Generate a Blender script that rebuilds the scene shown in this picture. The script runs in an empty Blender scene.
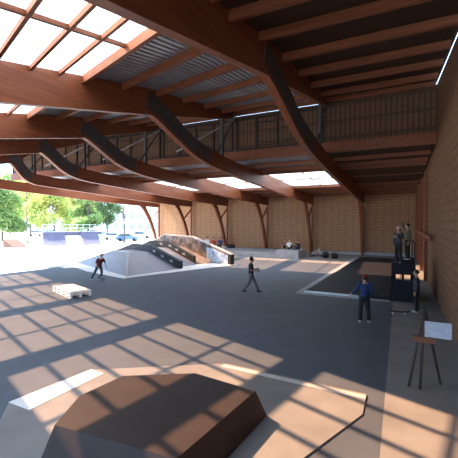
import bpy, bmesh, math, random
from mathutils import Vector, Matrix
random.seed(7)
S = bpy.context.scene
COL = S.collection

# ------------------------------------------------ camera, sky, sun, exposure
cam_d = bpy.data.cameras.new('camera'); cam = bpy.data.objects.new('camera', cam_d); COL.objects.link(cam)
cam_d.sensor_width = 36; cam_d.lens = 346/458*36; cam_d.clip_start = .05; cam_d.clip_end = 600
cam.location = (0, 0, 3.65)
cam.rotation_euler = (math.radians(90-1.16), 0, math.radians(26.3))
S.camera = cam
W = bpy.data.worlds.new('sky'); S.world = W; W.use_nodes = True
nt = W.node_tree; bg = nt.nodes['Background']
bg.inputs['Color'].default_value = (.46, .70, 1, 1); bg.inputs['Strength'].default_value = 4.9
sd = bpy.data.lights.new('sun', 'SUN'); sd.energy = 21; sd.angle = math.radians(.8); sd.color = (1, .93, .84)
sun = bpy.data.objects.new('sun', sd); COL.objects.link(sun)
sun.rotation_euler = Vector((6.8, .6, -7.5)).to_track_quat('-Z', 'Y').to_euler()
sun.location = (-40, 0, 50)
vs = S.view_settings
vs.view_transform = 'Standard'; vs.look = 'None'; vs.gamma = 1; vs.use_curve_mapping = False
vs.exposure = 0.25
S.cycles.max_bounces = 8; S.cycles.diffuse_bounces = 5; S.cycles.transparent_max_bounces = 12
S.cycles.sample_clamp_indirect = 6

# ------------------------------------------------ materials
def mat(name, c, c2=None, rough=.8, scale=3., stretch=(1, 1, 1), bump=0., metal=0., detail=4., spec=.3):
    m = bpy.data.materials.new(name); m.use_nodes = True; n = m.node_tree.nodes; l = m.node_tree.links
    b = n['Principled BSDF']; b.inputs['Roughness'].default_value = rough; b.inputs['Metallic'].default_value = metal
    b.inputs['Specular IOR Level'].default_value = spec
    tc = n.new('ShaderNodeTexCoord'); mp = n.new('ShaderNodeMapping'); mp.inputs['Scale'].default_value = stretch
    no = n.new('ShaderNodeTexNoise'); no.inputs['Scale'].default_value = scale; no.inputs['Detail'].default_value = detail
    rp = n.new('ShaderNodeValToRGB')
    c2 = c2 or tuple(x*.75 for x in c)
    rp.color_ramp.elements[0].position = .3; rp.color_ramp.elements[1].position = .7
    rp.color_ramp.elements[0].color = (*c2, 1); rp.color_ramp.elements[1].color = (*c, 1)
    l.new(tc.outputs['Object'], mp.inputs[0]); l.new(mp.outputs[0], no.inputs['Vector'])
    l.new(no.outputs[0], rp.inputs[0]); l.new(rp.outputs[0], b.inputs['Base Color'])
    if bump:
        bu = n.new('ShaderNodeBump'); bu.inputs['Strength'].default_value = bump
        l.new(no.outputs[0], bu.inputs['Height']); l.new(bu.outputs[0], b.inputs['Normal'])
    return m
def slats(name, c, c2, gap, freq_h, freq_v, axis, vs_=.3):
    """boards: horizontal joints every 1/freq_h m and vertical battens every 1/freq_v m, axis = 0 or 1 the horizontal direction"""
    m = mat(name, c, c2, rough=.75, scale=1.5, stretch=(1, 1, 4))
    n = m.node_tree.nodes; l = m.node_tree.links; b = n['Principled BSDF']
    tc = n.new('ShaderNodeTexCoord'); sp = n.new('ShaderNodeSeparateXYZ'); l.new(tc.outputs['Object'], sp.inputs[0])
    def stripe(sock, f, w):
        a = n.new('ShaderNodeMath'); a.operation = 'MULTIPLY'; a.inputs[1].default_value = f; l.new(sock, a.inputs[0])
        fr = n.new('ShaderNodeMath'); fr.operation = 'FRACT'; l.new(a.outputs[0], fr.inputs[0])
        g = n.new('ShaderNodeMath'); g.operation = 'LESS_THAN'; g.inputs[1].default_value = w; l.new(fr.outputs[0], g.inputs[0])
        return g.outputs[0]
    s1 = stripe(sp.outputs[2], freq_h, .16); s2 = stripe(sp.outputs[axis], freq_v, vs_)
    fac = n.new('ShaderNodeMath'); fac.operation = 'MAXIMUM'
    l.new(s1, fac.inputs[0]); l.new(s2, fac.inputs[1])
    mu = n.new('ShaderNodeMath'); mu.operation = 'MULTIPLY'; mu.inputs[1].default_value = .55; l.new(fac.outputs[0], mu.inputs[0])
    mx = n.new('ShaderNodeMix'); mx.data_type = 'RGBA'
    src = b.inputs['Base Color'].links[0].from_socket
    l.new(mu.outputs[0], mx.inputs[0]); l.new(src, mx.inputs[6]); mx.inputs[7].default_value = (*gap, 1)
    l.new(mx.outputs[2], b.inputs['Base Color'])
    bu = n.new('ShaderNodeBump'); bu.inputs['Strength'].default_value = .4; bu.invert = True
    l.new(fac.outputs[0], bu.inputs['Height']); l.new(bu.outputs[0], b.inputs['Normal'])
    return m
def corrug(name, c, axis=0, freq=30):
    m = mat(name, c, rough=.5, metal=.3, scale=.8)
    n = m.node_tree.nodes; l = m.node_tree.links
    tc = n.new('ShaderNodeTexCoord'); sp = n.new('ShaderNodeSeparateXYZ'); l.new(tc.outputs['Object'], sp.inputs[0])
    a = n.new('ShaderNodeMath'); a.operation = 'MULTIPLY'; a.inputs[1].default_value = freq; l.new(sp.outputs[axis], a.inputs[0])
    s = n.new('ShaderNodeMath'); s.operation = 'SINE'; l.new(a.outputs[0], s.inputs[0])
    bu = n.new('ShaderNodeBump'); bu.inputs['Strength'].default_value = 1; bu.inputs['Distance'].default_value = .05
    l.new(s.outputs[0], bu.inputs['Height']); l.new(bu.outputs[0], n['Principled BSDF'].inputs['Normal'])
    return m
M = {}
M['glulam'] = mat('laminated larch', (.27, .088, .038), (.165, .048, .021), rough=.5, scale=1.2, stretch=(6, .35, 9), spec=.4)
M['purlin'] = mat('brown purlin timber', (.27, .095, .045), (.17, .055, .025), rough=.6, scale=1.4, stretch=(.4, 5, 8))
M['deck'] = corrug('grey corrugated steel', (.42, .45, .50))
M['wooddeck'] = slats('dark boarding', (.10, .048, .027), (.07, .034, .02), (.02, .012, .008), .01, 3.2, 1, .22)
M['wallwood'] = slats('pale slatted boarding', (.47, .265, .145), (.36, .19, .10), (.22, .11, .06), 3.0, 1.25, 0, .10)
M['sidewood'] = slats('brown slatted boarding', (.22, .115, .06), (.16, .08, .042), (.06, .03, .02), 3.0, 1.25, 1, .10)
M['clere'] = slats('clerestory slats', (.17, .095, .055), (.12, .065, .038), (.035, .02, .013), 1.1, 4.0, 0, .38)
M['darkframe'] = mat('dark window frame', (.035, .03, .03), rough=.5)
M['slate'] = mat('dark grey steel plate', (.12, .115, .12), rough=.5, metal=.4)
M['rod'] = mat('galvanised rod', (.75, .77, .8), rough=.35, metal=.6)
M['asphalt'] = mat('blue grey asphalt', (.098, .116, .150), (.080, .096, .126), rough=.75, scale=1.2, detail=9, spec=.35)
M['concrete'] = mat('pale concrete', (.62, .60, .56), (.52, .50, .47), rough=.85, scale=.8, detail=8)
M['greyconc'] = mat('grey concrete strip', (.27, .265, .27), (.20, .20, .205), rough=.8, scale=1.2, detail=8)
M['block'] = mat('grey concrete block', (.38, .39, .42), (.29, .30, .33), rough=.85, scale=1.5, detail=8)
M['margin'] = mat('white painted margin', (.80, .80, .82), (.68, .68, .70), rough=.7, scale=2)
M['skatelite'] = mat('blue grey ramp surface', (.19, .205, .27), (.15, .165, .225), rough=.45, scale=1.0, detail=8, spec=.5)
M['skatebrown'] = mat('brown ramp plywood', (.26, .20, .17), (.19, .14, .12), rough=.6, scale=1.5, detail=8)
M['nearply'] = mat('dark brown ramp sheet', (.045, .032, .03), (.032, .022, .022), rough=.6, scale=2, detail=8)
M['darkpad'] = mat('near black sheet', (.012, .013, .02), (.009, .010, .016), rough=.75, scale=1, detail=8, spec=.25)
M['ledge'] = mat('black ledge side', (.03, .03, .035), (.018, .018, .02), rough=.6, scale=4)
M['ledgetop'] = mat('worn ledge top', (.50, .47, .46), (.38, .35, .35), rough=.5, scale=4)
M['graf'] = mat('pale blue spray paint', (.62, .74, .88), (.22, .32, .48), rough=.6, scale=3.2, detail=2)
M['graf2'] = mat('faded spray paint', (.24, .20, .18), (.035, .03, .032), rough=.6, scale=2.2, detail=3)
M['coping'] = mat('bright steel coping', (.85, .87, .92), rough=.25, metal=.5)
M['pallet'] = mat('pale pallet wood', (.90, .87, .82), (.76, .72, .66), rough=.8, scale=5)
M['purple'] = mat('violet grey ramp sheet', (.105, .085, .13), (.08, .065, .10), rough=.5, scale=1)
M['white'] = mat('white paint', (.8, .8, .8), rough=.6)
M['brownramp'] = mat('brown weathered sheet', (.16, .07, .045), rough=.7)
M['bark'] = mat('grey brown bark', (.14, .11, .09), (.08, .06, .05), rough=.9, scale=8, bump=.5)
M['render'] = mat('white render', (.8, .82, .85), rough=.9, scale=.3)
M['winblue'] = mat('bluish window', (.30, .40, .50), rough=.2)
M['tyre'] = mat('tyre', (.02, .02, .02), rough=.8)
M['carglass'] = mat('car glass', (.04, .06, .08), rough=.1, spec=.6)
for k, c in dict(silver=(.55, .58, .62), carwhite=(.8, .8, .8), cardark=(.05, .06, .09), carred=(.3, .04, .04), carblue=(.12, .2, .32)).items():
    M[k] = mat('car paint ' + k, c, tuple(x*.9 for x in c), rough=.3, spec=.6)
M['grass'] = mat('dry park grass', (.30, .33, .16), (.22, .26, .10), rough=.95, scale=.6, detail=8)
for k, c in dict(skin=(.50, .29, .20), black=(.018, .018, .022), navy=(.03, .055, .17), royal=(.02, .04, .13), charcoal=(.05, .05, .058),
                 greytrouser=(.13, .13, .15), darkred=(.16, .03, .035), red=(.45, .04, .04), hair=(.02, .013, .01), tee=(.7, .7, .7),
                 denim=(.05, .065, .12), shoe=(.4, .4, .4), olive=(.12, .11, .07), paleblue=(.4, .5, .62), redcap=(.22, .03, .03)).items():
    M[k] = mat('cloth ' + k if k != 'skin' else 'skin', c, tuple(x*.8 for x in c), rough=.85, scale=9)
def leafmat(name, c, c2):
    m = bpy.data.materials.new(name); m.use_nodes = True; n = m.node_tree.nodes; l = m.node_tree.links
    n.clear(); o = n.new('ShaderNodeOutputMaterial'); d = n.new('ShaderNodeBsdfDiffuse'); t = n.new('ShaderNodeBsdfTranslucent')
    mx = n.new('ShaderNodeMixShader'); mx.inputs[0].default_value = .5
    tc = n.new('ShaderNodeTexCoord'); no = n.new('ShaderNodeTexNoise'); no.inputs['Scale'].default_value = .5
    no.inputs['Detail'].default_value = 6
    rp = n.new('ShaderNodeValToRGB'); rp.color_ramp.elements[0].position = .38; rp.color_ramp.elements[1].position = .62
    rp.color_ramp.elements[0].color = (*c2, 1); rp.color_ramp.elements[1].color = (*c, 1)
    l.new(tc.outputs['Object'], no.inputs[0]); l.new(no.outputs[0], rp.inputs[0])
    l.new(rp.outputs[0], d.inputs[0]); l.new(rp.outputs[0], t.inputs[0])
    l.new(d.outputs[0], mx.inputs[1]); l.new(t.outputs[0], mx.inputs[2]); l.new(mx.outputs[0], o.inputs[0])
    return m
M['leafyellow'] = leafmat('yellow green leaves', (.66, .66, .22), (.36, .42, .13))
M['leafgreen'] = leafmat('mid green leaves', (.36, .46, .17), (.17, .26, .09))
M['leafdark'] = leafmat('dark green leaves', (.20, .28, .12), (.08, .13, .06))
def glazing():
    m = bpy.data.materials.new('translucent roof sheet'); m.use_nodes = True; n = m.node_tree.nodes; l = m.node_tree.links
    n.clear(); o = n.new('ShaderNodeOutputMaterial'); t = n.new('ShaderNodeBsdfTransparent'); t.inputs[0].default_value = (.95, .74, .57, 1)
    tr = n.new('ShaderNodeBsdfTranslucent'); tr.inputs[0].default_value = (.55, .75, 1, 1)
    mx = n.new('ShaderNodeMixShader'); mx.inputs[0].default_value = .24
    l.new(t.outputs[0], mx.inputs[1]); l.new(tr.outputs[0], mx.inputs[2]); l.new(mx.outputs[0], o.inputs[0])
    return m
M['glazing'] = glazing()

# ------------------------------------------------ helpers
def tag(o, label=None, cat=None, group=None, kind=None):
    if label: o['label'] = label
    if cat: o['category'] = cat
    if group: o['group'] = group
    if kind: o['kind'] = kind
    return o
def empty(name, loc=(0, 0, 0), rz=0, label=None, cat=None, group=None):
    o = bpy.data.objects.new(name, None); COL.objects.link(o); o.location = loc; o.rotation_euler = (0, 0, rz)
    o.empty_display_size = .2
    return tag(o, label, cat, group)
def obj(name, bm, m, parent=None, smooth=False):
    me = bpy.data.meshes.new(name)
    bmesh.ops.recalc_face_normals(bm, faces=bm.faces[:])
    bm.to_mesh(me); bm.free()
    for x in (m if isinstance(m, (list, tuple)) else [m]): me.materials.append(M[x])
    if smooth:
        for p in me.polygons: p.use_smooth = True
    o = bpy.data.objects.new(name, me); COL.objects.link(o)
    if parent: o.parent = parent
    return o
def struct(name, bm, m, parent=None):
    o = obj(name, bm, m, parent)
    if not parent: o['kind'] = 'structure'
    return o
def box(bm, x0, x1, y0, y1, z0, z1, mi=0, bevel=0):
    vs_ = [bm.verts.new((x, y, z)) for z in (z0, z1) for y in (y0, y1) for x in (x0, x1)]
    for f in ((0, 1, 3, 2), (4, 5, 7, 6), (0, 1, 5, 4), (2, 3, 7, 6), (0, 2, 6, 4), (1, 3, 7, 5)):
        fa = bm.faces.new([vs_[i] for i in f]); fa.material_index = mi
    return vs_
def Bx(*a, **k):
    bm = bmesh.new(); box(bm, *a, **k); return bm
def prism(bm, pts, ext, mi=0):
    """pts: list of 3-D points of a face; ext: Vector to sweep"""
    ext = Vector(ext); n = len(pts)
    a = [bm.verts.new(p) for p in pts]; b = [bm.verts.new(Vector(p)+ext) for p in pts]
    fs = [bm.faces.new(a), bm.faces.new(b[::-1])]
    for i in range(n):
        fs.append(bm.faces.new((a[i], a[(i+1) % n], b[(i+1) % n], b[i])))
    for f in fs: f.material_index = mi
def ribbon(bm, prof, x0, x1):
    """prof: list of (y, zlow, yt, ztop) stations, swept between x0 and x1"""
    rows = []
    for (y, z, yt, zt) in prof:
        rows.append([bm.verts.new(p) for p in ((x0, y, z), (x1, y, z), (x1, yt, zt), (x0, yt, zt))])
    for a, b in zip(rows, rows[1:]):
        for i in range(4): bm.faces.new((a[i], a[(i+1) % 4], b[(i+1) % 4], b[i]))
    bm.faces.new(rows[0][::-1]); bm.faces.new(rows[-1])
def tube(bm, pts, rad, n=8, cap=True):
    pts = [Vector(p) for p in pts]
    if not isinstance(rad, (list, tuple)): rad = [rad]*len(pts)
    rings = []
    for i, p in enumerate(pts):
        d = (pts[min(i+1, len(pts)-1)]-pts[max(i-1, 0)]).normalized()
        u = d.cross(Vector((0, 0, 1)) if abs(d.z) < .9 else Vector((1, 0, 0))).normalized(); v = d.cross(u)
        rings.append([bm.verts.new(p+(u*math.cos(a)+v*math.sin(a))*rad[i]) for a in [2*math.pi*k/n for k in range(n)]])
    for a, b in zip(rings, rings[1:]):
        for k in range(n): bm.faces.new((a[k], a[(k+1) % n], b[(k+1) % n], b[k]))
    if cap: bm.faces.new(rings[0][::-1]); bm.faces.new(rings[-1])
def ell(bm, c, r, rot=None, seg=12):
    m4 = Matrix.Translation(c) @ (rot.to_4x4() if rot else Matrix.Identity(4)) @ Matrix.Diagonal((*r, 1))
    bmesh.ops.create_uvsphere(bm, u_segments=seg, v_segments=max(6, seg*2//3), radius=1, matrix=m4)
def bar(bm, a, b, w, h):
    """straight square bar from a to b"""
    a = Vector(a); b = Vector(b); d = (b-a).normalized()
    u = d.cross(Vector((0, 0, 1)) if abs(d.z) < .95 else Vector((0, 1, 0))).normalized()*w/2; v = d.cross(u).normalized()*h/2
    prism(bm, [a+u+v, a-u+v, a-u-v, a+u-v], b-a)

# ------------------------------------------------ ground and floor
struct('floor', Bx(-24.9, -.25, -6, 41.3, -.15, 0), 'asphalt')
struct('floor', Bx(-.25, 1.55, -6, 41.3, -.15, .004), 'greyconc')
b = bmesh.new(); box(b, -170, -24.9, -60, 170, -.15, .002); box(b, -24.9, 60, 41.7, 170, -.15, .002)
box(b, -24.9, 60, -60, -6, -.15, .002); struct('floor', b, 'concrete')
b = Bx(-24.9, -.25, 31.2, 41.3, 0, .006); struct('floor', b, 'greyconc')

# ------------------------------------------------ walls
WY, WX, LX = 41.3, 1.55, -31.7
struct('wall_back', Bx(LX-.1, WX+.3, WY, WY+.3, 0, 6.9), 'wallwood')
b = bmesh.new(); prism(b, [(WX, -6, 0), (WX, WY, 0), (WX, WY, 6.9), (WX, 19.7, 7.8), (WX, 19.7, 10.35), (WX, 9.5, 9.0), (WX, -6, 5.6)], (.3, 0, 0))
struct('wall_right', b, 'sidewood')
struct('baseboard_back', Bx(-8.6, WX, WY-.55, WY-.2, .006, .32), 'block')
for i, y in enumerate((24.5, 29.5, 34.2, 38.6)):
    struct('trim_%d' % (i+1), Bx(WX-.2, WX, y, y+.22, .004, 6.85), 'purlin')
struct('trim_5', Bx(WX-.2, WX, 20.0, WY, 2.7, 2.92), 'purlin')

# ------------------------------------------------ roof
def bend(x): return 11.1+.28*(-9.3-x)
def ndeck(y, x=-9.3):
    k = bend(x)
    return 9.05+.22*(y-k) if y < k else 9.05+(10.38-9.05)*(y-k)/(19.4-k)
def fdeck(y): return 7.52-(y-19.8)*.035
BAYS = [(-31.7+5.6*i, -26.1+5.6*i) for i in range(5)] + [(-3.7, 1.55)]
def edge(x): return 7.3+.33*(-7.1-x)
for bi, (x0, x1) in enumerate(BAYS):
    last = bi == 5
    # high roof (rises away from the camera to the clerestory), bent along a line askew to the back wall
    xa, xb = (x0, x0) if last else (x0, x1)
    def nd(y, x): return ndeck(y, x0 if last else x)
    def strip(bm, ra, rb, th):
        """ra, rb: lists of y at x0 and x1"""
        for i in range(len(ra)-1):
            q = [(x0, ra[i], nd(ra[i], x0)), (x1, rb[i], nd(rb[i], x1)), (x1, rb[i+1], nd(rb[i+1], x1)), (x0, ra[i+1], nd(ra[i+1], x0))]
            prism(bm, q, (0, 0, th))
    b = bmesh.new()
    if last: strip(b, [-6, bend(x0), 20], [-6, bend(x0), 20], .08)
    else:
        strip(b, [edge(x0), bend(x0), 20], [edge(x1), bend(x1), 20], .08)
        strip(b, [-6, edge(x0)-5.6], [-6, edge(x1)-5.6], .08)
    c = struct('ceiling', b, 'wooddeck' if last else 'deck')
    ks = [1.7, 2.65, 3.6, 4.55, 5.5, 6.4, 7.3, 9.2, 11.3, 13.4, 15.5, 17.6, 19.2] + [-4, -2, 0]
    for k in ks:
        g = 0 if last else (.33 if k <= 7.3 else .33*(19.2-k)/12.1)
        ya, yb = k+g*(-7.1-x0), k+g*(-7.1-x1)
        if ya > 19.7: continue
        thin = 1.8 < k <= 6.5
        w, h = (.10, .13) if thin else (.17, .26)
        pb = bmesh.new(); x_0, x_1 = x0+.12, x1-.12
        A = [(x_0, ya+s*w/2, nd(ya+s*w/2, x0)-.004-t*h) for s, t in ((-1, 1), (1, 1), (1, 0), (-1, 0))]
        B = [(x_1, yb+s*w/2, nd(yb+s*w/2, x1)-.004-t*h) for s, t in ((-1, 1), (1, 1), (1, 0), (-1, 0))]
        A = [pb.verts.new(p) for p in A]; B = [pb.verts.new(p) for p in B]
        pb.faces.new(A); pb.faces.new(B[::-1])
        for i in range(4): pb.faces.new((A[i], A[(i+1) % 4], B[(i+1) % 4], B[i]))
        obj('purlin', pb, 'purlin', c)
    if not last:
        b = bmesh.new(); strip(b, [edge(x0)-5.6, edge(x0)], [edge(x1)-5.6, edge(x1)], .02)
        wdw = struct('window_%d' % (bi+1), b, 'glazing')
        for t in (.5, ):
            gb = bmesh.new(); xx = x0+(x1-x0)*t; yy = edge(xx)
            bar(gb, (xx, yy-5.6, ndeck(yy-5.6, xx)-.06), (xx, yy, ndeck(yy, xx)-.06), .09, .1)
            obj('glazing_bar', gb, 'purlin', wdw)
    # low roof from the clerestory to the back wall
    ya, yb = 24.4, 32.4
    b = bmesh.new()
    for (p, q) in ((19.7, ya), (yb, WY+.5)):
        prism(b, [(x0, p, fdeck(p)), (x1, p, fdeck(p)), (x1, q, fdeck(q)), (x0, q, fdeck(q))], (0, 0, .08))
    if last: # boarded right bay keeps a smaller skylight near the wall
        prism(b, [(x0, ya, fdeck(ya)), (x1, ya, fdeck(ya)), (x1, yb, fdeck(yb)), (x0, yb, fdeck(yb))], (0, 0, .08))
    c = struct('ceiling', b, 'wooddeck' if last else 'deck')
    for k in (21.3, 23.0, 24.3, 28.4, 32.5, 34.5, 36.6, 38.7, 40.6):
        w, h = (.14, .22) if not (25 < k < 32) else (.07, .09)
        pb = bmesh.new(); box(pb, x0+.12, x1-.12, k-w/2, k+w/2, fdeck(k)-h, fdeck(k)-.006); obj('purlin', pb, 'purlin', c)
    if not last:
        b = bmesh.new()
        prism(b, [(x0, ya, fdeck(ya)), (x1, ya, fdeck(ya)), (x1, yb, fdeck(yb)), (x0, yb, fdeck(yb))], (0, 0, .02))
        wdw = struct('window_%d' % (bi+6), b, 'glazing')
        for t in (.5, ):
            gb = bmesh.new(); xx = x0+(x1-x0)*t
            bar(gb, (xx, ya, fdeck(ya)-.04), (xx, yb, fdeck(yb)-.04), .06, .07); obj('glazing_bar', gb, 'purlin', wdw)
    # clerestory
    cl = struct('wall_clerestory', Bx(x0, x1, 19.62, 19.72, 8.02, 10.2 if not last else 10.33), 'clere')
    fb = bmesh.new(); n = 4
    for i in range(n+1):
        xx = x0+.16+(x1-x0-.32)*i/n; box(fb, xx-.05, xx+.05, 19.54, 19.62, 8.05, 10.0)
    for z in (8.08, 9.95): box(fb, x0+.12, x1-.12, 19.53, 19.62, z-.05, z+.05)
    for i in (1, 2):
        xx = x0+.16+(x1-x0-.32)*i/n+.2; box(fb, xx, xx+(x1-x0)/n-.42, 19.57, 19.62, 8.4, 8.46); box(fb, xx, xx+(x1-x0)/n-.42, 19.57, 19.62, 9.6, 9.66)
    if not last: obj('frame', fb, 'darkframe', cl)
    else: fb.free()
    bb = Bx(x0, x1, 19.45, 19.7, 7.45, 8.01); obj('bottom_beam', bb, 'glulam', cl)

# ------------------------------------------------ glulam trusses
LOW = [(11.0, 8.15), (11.8, 7.95), (12.6, 7.68), (13.4, 7.38), (14.3, 7.08), (15.2, 6.88), (16.3, 6.73), (17.8, 6.6), (20, 6.5), (22.4, 6.4), (25.5, 6.25), (29.3, 6.06), (33, 5.93), (36.5, 5.82), (41.05, 5.75)]
FR = [('sixth', -31.7, 'at the open end of the hall'), ('fifth', -26.1, 'behind the funbox'), ('fourth', -20.5, 'right of the bench'),
      ('third', -14.9, 'behind the platform middle'), ('second', -9.3, 'behind the raised block'), ('first', -3.7, 'behind the dark flat pad')]
for nm, X, where in FR:
    t = empty('roof_truss', (X, 0, 0), 0, 'glulam roof truss, %s from the right, column %s' % (nm, where), 'roof truss', 'glulam roof trusses')
    h = .12
    K = bend(X); dY = K-11.1
    LO = [(y+dY*max(0, min(1, (18-y)/6.9)), z) for y, z in LOW]
    b = bmesh.new()
    ribbon(b, [(y, ndeck(y, X)-(1.08 if y <= K else 1.08-.66*(y-K)/(19.4-K)), y, ndeck(y, X)-.01) for y in (-6, 0, 6, K, 16.5, 19.4)], -h, h)
    r = obj('rafter', b, 'glulam', t)
    b = bmesh.new(); pr = []
    for i, (y, z) in enumerate(LO):
        p = Vector(LO[max(i-1, 0)]); q = Vector(LO[min(i+1, len(LO)-1)]); d = (q-p).normalized(); n = Vector((-d.y, d.x))
        tk = .85 if y < 30 else .8
        yt, zt = y+n.x*tk, z+n.y*tk
        zt = fdeck(yt)-.005 if yt > 21.5 else (min(zt, fdeck(yt)-.005) if yt > 19.7 else zt)
        pr.append((y, z, yt, zt))
    ribbon(b, pr, -h-.015, h+.015); obj('curved_beam', b, 'glulam', t)
    # curved leg, post and little brace of the forked column
    b = bmesh.new()
    leg = [(36.7, 5.95), (37.5, 5.3), (38.3, 4.35), (39.0, 3.3), (39.6, 2.1), (40.05, 1.0), (40.3, 0.0)]
    ribbon(b, [(y, z, y+w_, z+ (.15 if i == 0 else .05) * (0 if i == 6 else 1)) for i, ((y, z), w_) in enumerate(zip(leg, (.95, .75, .62, .56, .5, .45, .42)))], -.11, .11)
    obj('curved_leg', b, 'glulam', t)
    obj('post', Bx(-.1, .1, 40.8, 41.05, 0, 5.8), 'glulam', t)
    b = bmesh.new(); bar(b, (0, 39.1, 4.1), (0, 40.9, 5.4), .14, .16); obj('brace', b, 'glulam', t)
    # dark splice plates on both faces of the bend
    for s in (-1, 1):
        b = bmesh.new(); xx = s*(h+.017)
        sec = [(y+.35*0, z) for (y, z) in LO[0:7]]
        n_ = []
        for i, (y, z) in enumerate(sec):
            Y, Z, YT, ZT = pr[i]
            a = Vector((Y, Z)).lerp(Vector((YT, ZT)), .16); c2 = Vector((Y, Z)).lerp(Vector((YT, ZT)), .97)
            n_.append((a.x, a.y, c2.x, c2.y))
        ribbon(b, n_, xx, xx+s*.03); obj('splice_plate', b, 'slate', t)
    obj('end_plate', Bx(-h-.03, h+.03, 19.1, 19.45, 9.86, 10.3), 'slate', t)
    b = bmesh.new(); tube(b, [(.0, 17.2, 7.35), (.0, 19.3, 9.9)], .05); obj('strut', b, 'slate', t)
    b = bmesh.new(); bar(b, (0, 17.9, 7.4), (0, 17.9, 9.6), .14, .18); obj('hanger', b, 'slate', t)
    obj('near_post', Bx(-.14, .14, -5.8, -5.4, 0, 4.0), 'glulam', t)
# galvanised wind-bracing rods between the trusses
rods = [(-20.5, 'left'), (-14.9, 'middle'), (-9.3, 'right')]
for X, nm in rods:
    b = bmesh.new(); tube(b, [(X+.16, 19.2, 9.9), (X-2.0, 16.2, 7.6)], .045)
    o = obj('bracing_rod', b, 'rod'); tag(o, 'bright steel bracing rod below the clerestory, %s of the three' % nm, 'rod', 'steel bracing rods')

# ------------------------------------------------ funbox (rotated block)
FB = empty('skate_funbox', (-15.9, 16.9, 0), math.radians(72.5), 'large funbox with blue grey pyramid end and sloping ledges', 'skate ramp')
# local x = along the camera-facing edge (e1), local y = depth (e2)
b = bmesh.new(); prism(b, [(0, 0, .001), (10.6, -.3, .001), (10.6, 12.9, .001), (5.6, 12.9, .001), (5.6, 12.8, .001), (.6, 11.8, .001), (-.2, 5.0, .001)], (0, 0, .03)); obj('base_margin', b, 'margin', FB)
def face(bm, pts, mi=0):
    f = bm.faces.new([bm.verts.new(p) for p in pts]); f.material_index = mi
b = bmesh.new(); H = 1.15
P = dict(a=(.55, .6, .03), b=(5.3, .9, .03), c=(5.3, 12.4, .03), d=(1.5, 10.8, .03), A=(3.2, 5.0, H), B=(5.3, 5.0, H), Cc=(5.3, 7.8, H), D=(3.2, 7.6, H))
v = {k: b.verts.new(p) for k, p in P.items()}
for q in ('abBA', ): b.faces.new([v['a'], v['b'], v['B'], v['A']])
b.faces.new([v['a'], v['A'], v['D'], v['d']]); b.faces.new([v['A'], v['B'], v['Cc'], v['D']]); b.faces.new([v['D'], v['Cc'], v['c'], v['d']])
b.faces.new([v['b'], v['B'], v['Cc'], v['c']]); b.faces.new([v['a'], v['b'], v['c'], v['d']])
obj('pyramid_bank', b, 'skatelite', FB)
b = bmesh.new(); tube(b, [(.55, .6, .04), (3.2, 5.0, H+.01)], .045); tube(b, [(3.2, 5, H+.01), (3.2, 7.6, H+.01)], .03); tube(b, [(3.2, 7.6, H+.01), (1.5, 10.8, .04)], .03)
obj('hip_strip', b, 'ledgetop', FB)
def section(x0, x1, mname, nm):
    b = bmesh.new()
    prism(b, [(x0, 1.9, .03), (x0, 6.0, 1.25), (x0, 9.0, 1.25), (x0, 12.6, .03)], (x1-x0, 0, 0)); obj(nm, b, mname, FB)
section(5.62, 7.85, 'skatelite', 'roll_in'); section(8.17, 9.85, 'skatebrown', 'wooden_roll_in')
def ledge(x, w, prof, hgt, nm, side='ledge', topw=.05):
    """prof: (y, z top)"""
    b = bmesh.new()
    lo = [(x, y, max(z-hgt, .031)) for y, z in prof]; hi = [(x, y, z) for y, z in prof]
    prism(b, lo+hi[::-1], (w, 0, 0)); o = obj(nm, b, side, FB)
    b = bmesh.new(); prism(b, hi+[(x, y, z+topw) for y, z in prof][::-1], (w, 0, 0)); obj('ledge_cap', b, 'ledgetop' if topw > .05 else 'ledge', o)
    return o
ledge(5.32, .28, [(1.0, .55), (5.0, 1.62), (8.0, 1.62), (12.3, .55)], 1.5, 'ledge')
ledge(7.87, .28, [(2.4, .66), (6.1, 1.80), (9.0, 1.80), (12.5, .6)], 1.6, 'ledge')
l3 = ledge(9.88, .35, [(-.1, .85), (5.0, 2.2), (9.3, 2.3), (13.0, 1.1)], 2.3, 'high_ledge', 'graf2', .09)
# pale graffiti sheet and black end on the low end of the high ledge
b = bmesh.new(); prism(b, [(9.865, .25, .05), (9.865, 2.9, .10), (9.865, 2.9, 1.35), (9.865, 1.9, 1.25), (9.865, .25, .78)], (.014, 0, 0)); obj('spray_painting', b, 'graf', l3)
obj('end_block', Bx(9.84, 10.27, -.14, .2, .04, .86), 'ledge', l3)
# sprayed marks on the black ledges
for j, (lx, y, z) in enumerate([(5.3, 2.0, .55), (5.3, 3.2, .86), (5.3, 4.4, 1.2), (7.85, 3.6, .85), (7.85, 4.6, 1.16), (7.85, 5.6, 1.47), (7.85, 7.0, 1.58)]):
    b = bmesh.new()
    for k in range(4): bar(b, (lx-.005, y+.1*k-.15, z-.12+.1*(k % 2)), (lx-.005, y+.1*k+.02, z+.1-.08*(k % 2)), .012, .035)
    obj('sprayed_tag', b, 'white', FB)

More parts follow.
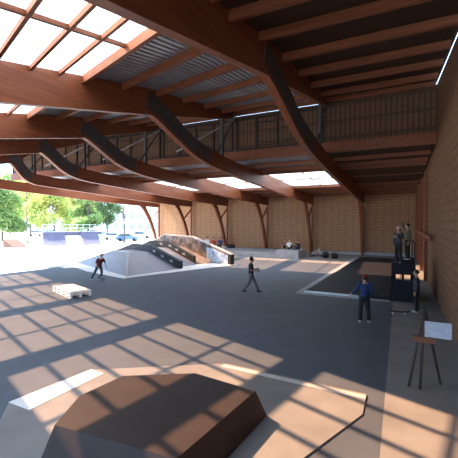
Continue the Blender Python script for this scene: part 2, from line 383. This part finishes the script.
# ------------------------------------------------ near ramp at the foot of the view
N = empty('kicker_ramp', (0, 0, 0), 0, 'dark brown ramp top with pale concrete surround, nearest the camera', 'skate ramp')
b = bmesh.new(); prism(b, [(-7.0, 4.2, .001), (-6.75, 6.05, .001), (-3.95, 7.85, .001), (-.6, 7.75, .001), (-.6, 6.9, .001), (-2.2, 3, .001), (-5.5, 2.8, .001)], (0, 0, .03)); obj('concrete_surround', b, 'greyconc', N)
b = bmesh.new(); prism(b, [(-7.0, 4.2, .031), (-6.75, 6.05, .031), (-6.3, 6.0, .031), (-6.35, 4.2, .031)], (0, 0, .012)); obj('white_strip', b, 'margin', N)
b = bmesh.new(); prism(b, [(-4.0, 7.6, .031), (-3.95, 7.75, .031), (-.6, 7.66, .031), (-.6, 7.5, .031)], (0, 0, .012)); obj('white_strip', b, 'concrete', N)
b = bmesh.new()
base = [(-5.3, 4.2, .032), (-5.15, 5.42, .032), (-3.78, 6.2, .032), (-2.2, 6.05, .032), (-2.45, 3.5, .032), (-4.8, 3.3, .032)]
top = [(-5.1, 4.3, .55), (-4.98, 5.25, .55), (-3.74, 6.0, .55), (-2.35, 5.85, .55), (-2.6, 3.7, .55), (-4.7, 3.5, .55)]
lo = [b.verts.new(p) for p in base]; hi = [b.verts.new(p) for p in top]
b.faces.new(hi); b.faces.new(lo[::-1])
for i in range(6): b.faces.new((lo[i], lo[(i+1) % 6], hi[(i+1) % 6], hi[i]))
obj('ramp_body', b, 'nearply', N)

# ------------------------------------------------ flat pad and roll-in deck at the right
P_ = empty('manual_pad', (-4.35, 17.7, 0), 0, 'long low near-black pad with a bright metal front edge', 'skate ramp')
b = bmesh.new(); prism(b, [(-.45, -.4, .002), (3.95, -.4, .002), (3.95, 19.9, .002), (.15, 19.9, .002)], (0, 0, .02)); obj('base_margin', b, 'block', P_)
b = bmesh.new(); prism(b, [(0, 0, .022), (3.95, 0, .022), (3.95, 19.5, .022), (.75, 19.5, .022)], (0, 0, .09)); obj('pad_top', b, 'darkpad', P_)
obj('coping', Bx(-.05, 2.6, -.07, -.005, .023, .125), 'coping', P_)
b = bmesh.new(); prism(b, [(-.06, -.05, .023), (-.0, -.0, .023), (.75, 19.5, .023), (.68, 19.5, .023)], (0, 0, .1)); obj('coping', b, 'block', P_)
D = empty('roll_in_deck', (-.3, 17.6, 0), 0, 'dark raised roll-in deck on posts against the right side of the pad', 'skate ramp')
obj('deck_board', Bx(0, .95, 0, 3.4, 1.62, 1.74), 'darkpad', D)
obj('front_panel', Bx(0.02, .93, 0.0, .05, .02, 1.0), 'darkpad', D)
for (x, y) in ((.02, .06), (.83, .06), (.02, 3.28), (.83, 3.28), (.42, 3.28)): obj('post', Bx(x, x+.1, y, y+.1, .02, 1.62), 'darkpad', D)
obj('front_board', Bx(0.0, .95, .0, .05, 1.25, 1.62), 'darkpad', D)
obj('side_panel', Bx(-.04, -.0, 0.0, 3.38, .115, 1.62), 'darkpad', D)
b = bmesh.new(); tube(b, [(.9, .1, 1.74), (.9, .1, 2.7), (.9, 3.3, 2.7), (.9, 3.3, 1.74)], .025); obj('handrail', b, 'darkpad', D)

# ------------------------------------------------ platform by the back wall
o = obj('concrete_platform', Bx(-24.3, -11.2, 33.3, 39.9, .007, .45), 'block'); tag(o, 'long low grey concrete platform along the back wall', 'platform')
o = obj('concrete_block', Bx(-11.19, -8.9, 33.3, 36.0, .007, .82), 'block'); tag(o, 'raised pale concrete block at the right end of the platform', 'block')
t = empty('bench', (-19.1, 34.9, .45), 0, 'low pale bench under three people behind the high funbox ledge', 'bench')
obj('seat', Bx(-1.4, 1.4, -.2, .2, .38, .44), 'pallet', t)
for x in (-1.2, 1.2): obj('leg', Bx(x-.05, x+.05, -.17, .17, 0, .38), 'pallet', t)

# ------------------------------------------------ pallets
def pallet(loc, rz, label):
    t = empty('pallet', loc, rz, label, 'pallet', 'stacked wooden pallets')
    for k in range(6): obj('top_board', Bx(-.6, .6, -.5+k*.17, -.5+k*.17+.15, .122, .144), 'pallet', t)
    for y in (-.5, -.05, .4): obj('stringer', Bx(-.6, .6, y, y+.1, .1, .122), 'pallet', t)
    for y in (-.5, -.05, .4):
        for x in (-.6, -.07, .46): obj('block', Bx(x, x+.14, y, y+.1, .02, .1), 'pallet', t)
        obj('bottom_board', Bx(-.6, .6, y, y+.1, 0, .02), 'pallet', t)
    return t
rz = math.radians(-19); c0 = Vector((-15.02, 12.22)); ux = Vector((math.cos(rz), math.sin(rz)))
for i, (s, lv, lb) in enumerate([(-.62, 0, 'lower pallet of the left stack on the asphalt'), (.62, 0, 'lower pallet of the right stack on the asphalt'),
                                 (-.62, 1, 'white-topped upper pallet of the left stack'), (.62, 1, 'white-topped upper pallet of the right stack')]):
    p = c0+ux*s; pallet((p.x, p.y, lv*.1445), rz, 'pale wooden ' + lb if 'pallet' in lb and 'white' not in lb else lb)

# ------------------------------------------------ people
def remesh(bm, voxel, smooth_it=4):
    me = bpy.data.meshes.new('tmp'); bm.to_mesh(me); bm.free()
    o = bpy.data.objects.new('tmp', me); COL.objects.link(o)
    r = o.modifiers.new('r', 'REMESH'); r.mode = 'VOXEL'; r.voxel_size = voxel
    s = o.modifiers.new('s', 'SMOOTH'); s.iterations = smooth_it; s.factor = .5
    dg = bpy.context.evaluated_depsgraph_get(); out = bpy.data.meshes.new_from_object(o.evaluated_get(dg))
    bpy.data.objects.remove(o); bpy.data.meshes.remove(me)
    return out
def capsule(bm, a, b, r0, r1, squash=None):
    a = Vector(a); b = Vector(b); L = (b-a).length; d = (b-a).normalized()
    pts = []; rs = []
    for t in (-1, -.7, -.3): pts.append(a+d*r0*t); rs.append(r0*math.sqrt(max(.0004, 1-t*t)))
    for t in (0, .5, 1): pts.append(a.lerp(b, t)); rs.append(r0+(r1-r0)*t)
    for t in (.3, .7, 1): pts.append(b+d*r1*t); rs.append(r1*math.sqrt(max(.0004, 1-t*t)))
    tube(bm, pts, rs, 10)
def link_mesh(name, me, m, parent):
    me.materials.clear(); me.materials.append(M[m])
    for p in me.polygons: p.use_smooth = True
    me.name = name
    o = bpy.data.objects.new(name, me); COL.objects.link(o); o.parent = parent; return o
# joints are in a local frame: figure faces -y, z up, metres for a 1.75 m adult
STAND = dict(pel=(0, 0, .95), chest=(0, 0, 1.28), neck=(0, 0, 1.47), head=(0, -.02, 1.63),
             sl=(.18, 0, 1.42), el=(.24, .03, 1.13), hl=(.25, -.03, .88), sr=(-.18, 0, 1.42), er=(-.24, .03, 1.13), hr=(-.25, -.03, .88),
             pl=(.09, 0, .92), kl=(.11, -.02, .50), al=(.12, .02, .09), pr=(-.09, 0, .92), kr=(-.11, -.02, .50), ar=(-.12, .02, .09))
def pose(base, **k): d = dict(base); d.update(k); return d
WALK = pose(STAND, kl=(.10, -.20, .53), al=(.10, -.36, .10), kr=(-.10, .10, .50), ar=(-.10, .38, .15),
            el=(.25, -.02, 1.14), hl=(.16, -.28, 1.16), er=(-.25, .0, 1.14), hr=(-.12, -.28, 1.10), head=(0, -.05, 1.62))
SKATE = pose(STAND, pel=(0, .05, .90), chest=(.03, -.08, 1.20), neck=(.04, -.15, 1.38), head=(.05, -.22, 1.53), sl=(.21, -.10, 1.32), sr=(-.14, -.12, 1.34),
             el=(.34, -.06, 1.08), hl=(.36, -.16, .84), er=(-.26, -.08, 1.08), hr=(-.22, -.22, .90),
             pl=(.09, .05, .87), kl=(.12, -.08, .50), al=(.10, .0, .215), pr=(-.09, .05, .87), kr=(-.24, .10, .50), ar=(-.40, .28, .10))
REACH = pose(STAND, er=(-.30, -.02, 1.15), hr=(-.42, -.16, 1.0), el=(.24, .0, 1.13), hl=(.22, -.10, .90), kl=(.13, -.03, .50), al=(.15, .03, .09), kr=(-.13, -.01, .50), ar=(-.16, .02, .09))
SIT = dict(pel=(0, 0, .10), chest=(0, -.05, .42), neck=(0, -.08, .60), head=(0, -.12, .75), sl=(.18, -.07, .55), el=(.25, -.12, .30), hl=(.14, -.34, .20),
           sr=(-.18, -.07, .55), er=(-.25, -.12, .30), hr=(-.14, -.34, .20), pl=(.09, -.02, .09), kl=(.13, -.44, .08), al=(.13, -.47, -.34), pr=(-.09, -.02, .09), kr=(-.12, -.44, .09), ar=(-.11, -.42, -.34))
SITUP = pose(SIT, kl=(.14, -.34, .36), al=(.13, -.50, .07), kr=(-.12, -.34, .38), ar=(-.12, -.50, .07), hl=(.12, -.36, .36), hr=(-.12, -.36, .38))
SITBACK = pose(SITUP, chest=(0, .06, .40), neck=(0, .10, .57), head=(0, .08, .72), sl=(.18, .10, .52), sr=(-.18, .10, .52), el=(.25, .20, .30), hl=(.24, .30, .07), er=(-.25, .20, .30), hr=(-.24, .30, .07), kr=(-.12, -.45, .09), ar=(-.12, -.80, .07))
def person(loc, rz, P, label, top='black', legs='charcoal', hair='hair', cap=None, long_sleeve=False, scale=1.0, vox=.016, group=None, bushy=1.0):
    P = {k: Vector(v_) for k, v_ in P.items()}
    R = empty('person', loc, rz, label, 'person', group); R.scale = (scale,)*3
    up = (P['neck']-P['chest']).normalized(); hd = P['head']
    b = bmesh.new()
    side = (P['sl']-P['sr']).normalized(); fwd = side.cross(up).normalized()
    if fwd.y > 0: fwd = -fwd
    rot = Matrix((side, -fwd, up)).transposed()
    # torso: pelvis, waist, ribcage
    ell(b, P['pel'], (.165, .115, .13), rot); ell(b, P['pel'].lerp(P['chest'], .5), (.14, .10, .16), rot); ell(b, P['chest'], (.165, .115, .18), rot)
    ell(b, P['neck']-up*.07, (.17, .085, .065), rot)
    capsule(b, P['neck']-up*.05, hd-up*.06, .056, .052)
    # head, jaw, nose, ears, brow
    ell(b, hd+up*.02, (.076, .094, .105), rot); ell(b, hd-up*.06+fwd*.025, (.056, .062, .055), rot)
    ell(b, hd+fwd*.097-up*.012, (.014, .02, .026), rot); ell(b, hd+fwd*.085-up*.055, (.026, .014, .012), rot); ell(b, hd+fwd*.083+up*.03, (.05, .012, .01), rot)
    for s in (-1, 1): ell(b, hd+side*.078*s-up*.005, (.012, .022, .032), rot)
    for s, S_, E_, H_ in ((1, 'sl', 'el', 'hl'), (-1, 'sr', 'er', 'hr')):
        capsule(b, P[S_], P[E_], .052, .040); d = (P[H_]-P[E_]).normalized()
        capsule(b, P[E_], P[H_], .040, .026); capsule(b, P[H_], P[H_]+d*.075, .032, .034)
    for hp, k, a in (('pl', 'kl', 'al'), ('pr', 'kr', 'ar')):
        capsule(b, P[hp], P[k], .088, .056); capsule(b, P[k], P[a], .056, .038)
        kf = Vector((0, -1, 0)); capsule(b, P[a]+Vector((0, .03, -.045)), P[a]+kf*.15+Vector((0, 0, -.055)), .038, .032)
    me = remesh(b, vox)
    # fingers and thumb rooted inside the palm
    bm = bmesh.new(); bm.from_mesh(me)
    for E_, H_, s in (('el', 'hl', 1), ('er', 'hr', -1)):
        d = (P[H_]-P[E_]).normalized(); across = d.cross(side)
        if across.length < .3: across = Vector((0, -1, 0))
        across.normalize(); curl = -side*s
        for k, L in enumerate((.070, .080, .075, .058)):
            q = P[H_]+d*.085+across*(.027-.018*k)
            tube(bm, [q-d*.02, q+d*L*.45+curl*.008, q+d*L*.8+curl*.028, q+d*L+curl*.05], [.0095, .009, .008, .006], 6)
        q = P[H_]+d*.03+across*.026; tube(bm, [q-across*.01, q+across*.028+d*.025+curl*.012, q+across*.03+d*.06+curl*.02], [.012, .011, .008], 6)
    bm.to_mesh(me); bm.free()
    body = link_mesh('body', me, 'skin', R)
    # eyes
    b = bmesh.new()
    for s in (-1, 1): ell(b, hd+side*.032*s+fwd*.086+up*.012, (.012, .008, .008), rot, 8)
    obj('eyes', b, 'black', R, True)
    # top
    b = bmesh.new()
    ell(b, P['pel']+up*.05, (.178, .13, .12), rot); ell(b, P['pel'].lerp(P['chest'], .5), (.162, .125, .17), rot); ell(b, P['chest'], (.185, .135, .185), rot)
    ell(b, P['neck']-up*.085, (.185, .10, .062), rot)
    for S_, E_, H_ in (('sl', 'el', 'hl'), ('sr', 'er', 'hr')):
        if long_sleeve: capsule(b, P[S_], P[E_], .072, .058); capsule(b, P[E_], P[E_].lerp(P[H_], .9), .056, .042)
        else: capsule(b, P[S_], P[S_].lerp(P[E_], .75), .072, .064)
    link_mesh('top', remesh(b, vox), top, R)
    b = bmesh.new(); ell(b, P['pel']-up*.02, (.178, .132, .125), rot)
    for hp, k, a in (('pl', 'kl', 'al'), ('pr', 'kr', 'ar')): capsule(b, P[hp], P[k], .105, .078); capsule(b, P[k], P[k].lerp(P[a], .92), .078, .070)
    link_mesh('trousers', remesh(b, vox), legs, R)
    for a in ('al', 'ar'):
        b = bmesh.new(); q = P[a]
        ell(b, q+Vector((0, -.06, -.05)), (.048, .145, .038)); ell(b, q+Vector((0, .02, -.02)), (.045, .06, .06))
        link_mesh('shoe', remesh(b, .012), 'shoe' if top != 'black' else 'black', R)
    if cap:
        b = bmesh.new(); ell(b, hd+up*.055-fwd*.008, (.09, .106, .078), rot); ell(b, hd+up*.045+fwd*.12, (.062, .07, .010), rot); obj('cap', b, cap, R, True)
        b = bmesh.new(); ell(b, hd+up*.0-fwd*.03, (.084, .085, .08), rot); obj('hair', b, hair, R, True)
    else:
        b = bmesh.new(); rr = random.Random(len(label))
        ell(b, hd+up*(.045+.03*(bushy-1))-fwd*.022*bushy, (.092*bushy, .098, .092*bushy), rot)
        for k in range(26):
            a = rr.uniform(0, 6.28); e = rr.uniform(-.2, 1.4)
            q = hd+up*(.035+.085*bushy*math.sin(e))+side*(.082*bushy*math.cos(e)*math.cos(a))+fwd*(-.025+.085*math.cos(e)*math.sin(a)*(.85))
            ell(b, q, (.028,)*3, None, 6)
        link_mesh('hair', remesh(b, .012, 2), hair, R)
    return R
def facing(dx, dy): return math.atan2(dy, dx)+math.pi/2
person((-16.93, 15.85, .0), facing(.9, -.3), SKATE, 'person in dark red top pushing a skateboard in front of the pyramid', 'darkred', 'denim', scale=1.0)
person((-6.87, 16.45, 0), facing(.9, .44), WALK, 'person with bushy black hair in black tee and grey trousers walking across the floor', 'black', 'greytrouser', scale=1.05, bushy=1.35)
person((-1.13, 13.35, 0), facing(-.35, .94), pose(REACH, hr=(-.22, -.10, .90), er=(-.27, .02, 1.15), hl=(.42, -.16, 1.02), el=(.32, -.02, 1.16)), 'person in blue sweatshirt, dark red cap and black trousers seen from behind', 'royal', 'black', cap='redcap', long_sleeve=True)
person((.62, 15.75, .004), facing(-1, .1), STAND, 'person in dark clothes standing beside the right wall', 'charcoal', 'black', long_sleeve=True, scale=.98)
person((-.05, 17.95, 1.74), facing(-.6, -.8), pose(STAND, el=(.3, -.1, 1.2), hl=(.15, -.3, 1.25)), 'person in white cap and dark clothes standing at the front of the raised deck', 'charcoal', 'black', cap='tee', long_sleeve=True, scale=.97)
person((.35, 19.6, 1.74), facing(-1, -.3), pose(STAND, er=(-.32, -.1, 1.6), hr=(-.25, -.2, 1.85)), 'taller person in brownish top with one raised arm further back on the raised deck', 'olive', 'black', long_sleeve=True, scale=1.04)
g = 'people seated on the raised concrete block'
person((-10.85, 35.2, .89), facing(.3, -.95), SITUP, 'person in dark red top sitting at the left end of the raised block', 'darkred', 'charcoal', scale=1.1, vox=.02, group=g)
person((-9.98, 34.0, .93), facing(.5, -.86), SITBACK, 'person in pale grey tee lounging between two others on the raised block', 'tee', 'black', scale=1.1, vox=.02, group=g)
person((-9.25, 34.7, .87), facing(-.4, -.9), SITUP, 'person in black top sitting at the right end of the raised block', 'black', 'charcoal', long_sleeve=True, scale=1.1, vox=.02, group=g)
g = 'people seated on the bench'
for x, top, leg_, lb in ((-19.95, 'tee', 'charcoal', 'person in white tee seated leftmost on the bench behind the high ledge'), (-19.1, 'red', 'denim', 'person in red top seated in the middle of the bench'),
                         (-18.25, 'navy', 'black', 'person in navy top seated rightmost on the bench')):
    person((x, 34.78, .97), facing(.1, -1), SIT, lb, top, leg_, vox=.022, group=g, long_sleeve=top != 'tee', scale=1.1)

# ------------------------------------------------ skateboards, bags, bikes
def skateboard(loc, rz, label):
    t = empty('skateboard', loc, rz, label, 'skateboard')
    b = bmesh.new(); n = 16; rows = []
    for i in range(n+1):
        s = -.4+.8*i/n; w = .1*math.sqrt(max(.02, 1-max(0, (abs(s)-.3)/.105)**2)) ; z = .10+max(0, abs(s)-.27)*.35
        rows.append([b.verts.new((s, -w, z+.006)), b.verts.new((s, w, z+.006)), b.verts.new((s, w, z-.006)), b.verts.new((s, -w, z-.006))])
    for a, c in zip(rows, rows[1:]):
        for k in range(4): b.faces.new((a[k], a[(k+1) % 4], c[(k+1) % 4], c[k]))
    b.faces.new(rows[0][::-1]); b.faces.new(rows[-1]); obj('deck', b, 'black', t)
    for s in (-.22, .22):
        b = bmesh.new(); tube(b, [(s, -.09, .03), (s, .09, .03)], .012); box(b, s-.025, s+.025, -.03, .03, .03, .092); tr = obj('truck', b, 'rod', t)
        for y in (-.09, .09): b = bmesh.new(); tube(b, [(s, y-.017, .028), (s, y+.017, .028)], .028, 12); obj('wheel', b, 'tee', tr)
    return t
c_, s_ = math.cos(facing(.9, -.3)), math.sin(facing(.9, -.3))
skateboard((-16.93+.10*c_+.06*s_, 15.85+.10*s_-.06*c_, 0), facing(.9, -.3)+math.pi/2, 'black skateboard under the foot of the skater in dark red')
skateboard((-.02, 15.2, .004), .15, 'black skateboard lying on the grey strip near the right wall')
skateboard((-10.2, 36.8, .006), 1.0, 'black skateboard lying behind the raised block')
def bag(loc, rz, r, label, m='black'):
    t = empty('bag', loc, rz, label, 'bag', 'dark bags by the back wall')
    b = bmesh.new(); ell(b, (0, 0, r[2]*.95), r); ell(b, (0, -r[1]*.75, r[2]*.7), (r[0]*.65, r[1]*.45, r[2]*.5)); ell(b, (0, 0, r[2]*.25), (r[0]*.9, r[1]*.9, r[2]*.25))
    link_mesh('sack', remesh(b, .03), m, t)
    b = bmesh.new(); tube(b, [(-.12, 0, r[2]*1.8), (-.1, 0, r[2]*2.2), (.1, 0, r[2]*2.2), (.12, 0, r[2]*1.8)], .02); obj('strap', b, m, t)
bag((-6.75, 35.8, .006), .2, (.34, .28, .34), 'black rucksack on the floor, left of the pair near the wall')
bag((-5.85, 35.7, .006), -.3, (.38, .28, .27), 'squat black bag on the floor, right of the pair near the wall')
bag((-18.6, 38.2, .47), .4, (.55, .3, .22), 'dark sports bag on the concrete platform')
def bmx(loc, rz, lean, label, m):
    t = empty('bmx_bicycle', loc, rz, label, 'bicycle', 'bicycles on the floor beside the block'); t.rotation_euler = (lean, 0, rz)
    for x in (-.47, .47):
        b = bmesh.new(); pts = [(x+.25*math.cos(a), 0, .27+.25*math.sin(a)) for a in [2*math.pi*k/20 for k in range(21)]]; tube(b, pts, .022, 6); w = obj('wheel', b, 'tyre', t)
        b = bmesh.new()
        for k in range(6): a = math.pi*k/6; tube(b, [(x-.24*math.cos(a), 0, .27-.24*math.sin(a)), (x+.24*math.cos(a), 0, .27+.24*math.sin(a))], .004, 4)
        obj('spokes', b, 'rod', w)
    b = bmesh.new()
    for a, c in (((-.47, 0, .27), (-.08, 0, .30)), ((-.47, 0, .27), (-.2, 0, .56)), ((-.08, 0, .30), (-.22, 0, .62)), ((-.08, 0, .30), (.33, 0, .60)), ((-.2, 0, .56), (.32, 0, .66)), ((.31, 0, .72), (.47, 0, .27))): tube(b, [a, c], .02, 6)
    obj('frame', b, m, t)
    b = bmesh.new(); tube(b, [(.31, 0, .7), (.29, 0, .78), (.28, -.15, .92), (.24, -.34, .94)], .014, 6); tube(b, [(.29, 0, .78), (.28, .15, .92), (.24, .34, .94)], .014, 6); obj('handlebar', b, 'rod', t)
    b = bmesh.new(); ell(b, (-.24, 0, .66), (.12, .06, .03)); obj('saddle', b, 'black', t, True)
bmx((-7.9, 36.5, .03), .3, 1.25, 'dark bicycle lying on its side beside the raised block', 'black')
bmx((-8.05, 37.6, .006), .1, .12, 'silver bicycle standing upright behind the one lying down', 'rod')

# ------------------------------------------------ stand at the right edge
t = empty('poster_stand', (.5, 8.65, .004), 0, 'dark three-legged stand with a pale blue panel at the near right wall', 'stand')
ax = (0, 0, 1.75)
for f in ((-.30, -.07, 0), (-.08, -.10, 0), (.35, .35, 0)):
    b = bmesh.new(); tube(b, [f, tuple(f[i]*.05+ax[i]*.95 for i in range(3))], .028); obj('leg', b, 'nearply', t)
obj('clamp', Bx(-.22, .2, -.08, .04, 1.02, 1.14), 'brownramp', t)
obj('panel', Bx(.0, .5, -.09, -.05, 1.16, 1.5), 'paleblue', t)
obj('mast', Bx(-.03, .03, -.04, .02, 1.1, 1.95), 'black', t)

# ------------------------------------------------ outdoor ramps
R0 = empty('outdoor_ramp', (-46.5, 33.4, 0), math.radians(-30), 'violet grey outdoor quarter pipes joined by a white bank', 'skate ramp')
def qp(y0, y1, m, nm, r=3.6, Ht=2.1):
    b = bmesh.new(); prof = [(-3.2-1.4, 0.003), (-3.2-1.4, Ht), (-3.2, Ht)]
    a1 = math.acos(1-Ht/r); x_off = -3.2+r*math.sin(a1)
    for k in range(1, 11):
        a = a1*(1-k/10); prof.append((x_off-r*math.sin(a), max(.003, r-r*math.cos(a))))
    prism(b, [(x, y0, z) for x, z in prof], (0, y1-y0, 0)); return obj(nm, b, m, R0)
q1 = qp(0, 3.1, 'purple', 'quarter_pipe'); q2 = qp(5.5, 8.2, 'purple', 'quarter_pipe')
b = bmesh.new(); prism(b, [(-4.6, 3.1, .003), (-4.6, 3.1, 2.1), (-3.6, 3.1, 2.1), (-3.6, 3.1, 1.5), (-.8, 3.1, .003)], (0, 2.4, 0)); obj('bank', b, 'margin', R0)
obj('deck_fascia', Bx(-3.6, -3.5, 3.1, 5.5, 1.5, 2.1), 'purple', R0)
for y0, y1 in ((0, 2.0), (3.1, 8.1)):
    b = bmesh.new(); y = y0
    while y <= y1+.01: tube(b, [(-4.5, y, 2.1), (-4.5, y, 3.2)], .03); y += 1.0
    for z in (2.65, 3.2): tube(b, [(-4.5, y0, z), (-4.5, y1, z)], .03)
    obj('guard_rail', b, 'rod', R0)
for y0, y1 in ((0, 3.1), (5.5, 8.2)): b = bmesh.new(); tube(b, [(-3.2, y0, 2.12), (-3.2, y1, 2.12)], .035); obj('coping', b, 'rod', R0)
b = bmesh.new(); prism(b, [(-50.9, 30.0, .003), (-48.2, 30.0, .003), (-50.9, 30.0, 1.15)], (0, 2.0, 0)); o = obj('wedge_ramp', b, 'brownramp'); tag(o, 'small brown wedge ramp left of the violet outdoor ramps', 'skate ramp')

# ------------------------------------------------ trees
def at(px, d):
    a = (px-229)/346*d; return (-.4431*d+.8965*a, .8965*d+.4431*a)
def tree(name, px, d, hgt, cr, m, label, n=2600, leaf=.34, low=.28, group='park trees', tr=.22):
    x, y = at(px, d); t = empty(name, (x, y, 0), 0, label, 'tree', group); rr = random.Random(int(px*7+d))
    b = bmesh.new(); top = (rr.uniform(-.4, .4), rr.uniform(-.4, .4), hgt*.8)
    tube(b, [(0, 0, 0), (.1, .05, hgt*.3), (top[0]*.6, top[1]*.6, hgt*.55), top], [tr, tr*.8, tr*.5, .04])
    cl = []
    for k in range(13):
        a = rr.uniform(0, 6.28); z0 = hgt*rr.uniform(.25, .6); rad = cr*rr.uniform(.35, .85); z1 = hgt*rr.uniform(low+.09, .92)
        e = (math.cos(a)*rad, math.sin(a)*rad, z1); tube(b, [(0.05, 0, z0), (e[0]*.5, e[1]*.5, (z0+z1)/2+.2), e], [tr*.35, tr*.22, .02], 5); cl.append(e)
    obj('trunk', b, 'bark', t)
    if n:
        b = bmesh.new(); cl.append(top); cl.append((0, 0, hgt*.65))
        for k in range(n):
            c = rr.choice(cl); v_ = Vector((rr.gauss(0, 1), rr.gauss(0, 1), rr.gauss(0, 1))); v_ = v_.normalized()*cr*.48*rr.random()**.45
            p = Vector(c)+Vector((v_.x, v_.y, v_.z*.8))
            if p.z < hgt*low: p.z = hgt*low+rr.random()*.6
            u = Vector((rr.gauss(0, 1), rr.gauss(0, 1), rr.gauss(0, 1))).normalized(); w = u.orthogonal().normalized()
            s = leaf*rr.uniform(.6, 1.3)
            b.faces.new([b.verts.new(p+u*s*.5), b.verts.new(p+w*s*.35), b.verts.new(p-u*s*.5), b.verts.new(p-w*s*.35)])
        me = bpy.data.meshes.new('foliage'); b.to_mesh(me); b.free(); me.materials.append(M[m]); o = bpy.data.objects.new('foliage', me); COL.objects.link(o); o.parent = t; o['kind'] = 'stuff'
for i, (px, d, h, cr, m, lb) in enumerate([
    (2, 66, 13, 4.6, 'leafgreen', 'mid green tree leftmost in the park row'),
    (30, 84, 15, 4.6, 'leafyellow', 'yellow green tree behind the left outdoor quarter pipe'),
    (54, 66, 13, 4.2, 'leafyellow', 'bright yellow green tree above the white bank'),
    (75, 84, 15, 4.6, 'leafyellow', 'yellow green tree behind the right outdoor quarter pipe'),
    (88, 62, 12.5, 3.0, 'leafgreen', 'green tree between the yellow one and the dark one'),
    (107, 98, 17, 4.6, 'leafdark', 'darker green tree rightmost in the leafy row'),
    (10, 100, 17, 6.0, 'leafyellow', 'yellow green tree farther back at the left'),
    (44, 124, 20, 6.5, 'leafyellow', 'tall yellow green tree farthest back in the park'),
    (88, 106, 17, 6.0, 'leafyellow', 'broad yellow green tree far back near the dark one')]):
    tree('park_tree', px, d, h, cr, m, lb, n=7000, leaf=.5, low=.13)
tree('young_tree', 124, 60, 8.0, 1.3, 'leafdark', 'thin nearly bare young tree standing in front of the parked cars', n=120, leaf=.15, tr=.16)
x, y = at(27, 56); b = bmesh.new(); tube(b, [(x, y, 0), (x, y, 9)], [.09, .06]); tag(obj('lamp_post', b, 'bark'), 'slim brown post rising left of the outdoor ramps', 'post')

# ------------------------------------------------ cars
def car(px, d, rz, m, label, L=4.2):
    x, y = at(px, d); t = empty('parked_car', (x, y, 0), rz, label, 'car', 'parked cars')
    b = bmesh.new(); w = .85
    pf = [(-2.05, .28), (-2.1, .75), (-1.9, .92), (-.95, .98), (1.1, .98), (2.0, .82), (2.1, .5), (2.05, .28)]
    prism(b, [(p, -w, q) for p, q in pf], (0, 2*w, 0))
    obj('body', b, m, t)
    b = bmesh.new(); lo = [(-1.75, .97), (1.05, .97)]; hi = [(-1.25, 1.43), (.35, 1.43)]
    v1 = [b.verts.new((lo[0][0], s*.8, lo[0][1])) for s in (-1, 1)]+[b.verts.new((lo[1][0], s*.8, lo[1][1])) for s in (1, -1)]
    v2 = [b.verts.new((hi[0][0], s*.64, hi[0][1])) for s in (-1, 1)]+[b.verts.new((hi[1][0], s*.64, hi[1][1])) for s in (1, -1)]
    b.faces.new(v1); b.faces.new(v2)
    for i in range(4): b.faces.new((v1[i], v1[(i+1) % 4], v2[(i+1) % 4], v2[i]))
    obj('window_band', b, 'carglass', t); obj('roof', Bx(-1.28, .38, -.66, .66, 1.43, 1.47), m, t)
    for s in (-1, 1):
        for p in (-1.3, 1.3): b = bmesh.new(); tube(b, [(p, s*.7, .31), (p, s*.88, .31)], .31, 16); obj('wheel', b, 'tyre', t)
for px, d, rz, m, lb in [(101, 78, .2, 'silver', 'silver car parked left of the thin young tree'), (115, 70, .3, 'carwhite', 'white car parked just behind the thin young tree'),
                         (128, 66, .5, 'carblue', 'blue grey car parked right of the thin young tree'), (142, 78, .4, 'silver', 'silver car parked farthest right near the hall end'),
                         (38, 88, .2, 'carwhite', 'white car seen above the left outdoor quarter pipe'), (52, 92, .2, 'cardark', 'dark car seen above the white bank'),
                         (66, 90, .2, 'carred', 'red car seen between the outdoor quarter pipes'), (80, 92, .3, 'carwhite', 'white car seen above the right outdoor quarter pipe'), (93, 95, .3, 'cardark', 'dark car seen left of the darker green tree')]:
    car(px, d, rz, m, lb)

# ------------------------------------------------ buildings beyond
x, y = at(140, 120); t = empty('white_building', (x, y, 0), math.radians(20), 'long white building with bluish windows beyond the car park', 'building')
obj('wall', Bx(-14, 14, 0, 10, 0, 8.5), 'render', t); obj('roof', Bx(-14.4, 14.4, -.4, 10.4, 8.5, 8.9), 'white', t)
for i in range(9):
    for z in (1.2, 4.8): obj('window', Bx(-12.6+i*3, -11.0+i*3, -.05, -.001, z, z+1.8), 'winblue', t)
x, y = at(55, 135); t = empty('pale_building', (x, y, 0), math.radians(25), 'pale low building behind the park trees', 'building')
obj('wall', Bx(-24, 20, 0, 10, 0, 6.5), 'render', t); obj('roof', Bx(-24.4, 20.4, -.4, 10.4, 6.5, 6.9), 'white', t)
for i in range(12): obj('window', Bx(-22+i*3.5, -20.4+i*3.5, -.05, -.001, 2, 4), 'winblue', t)
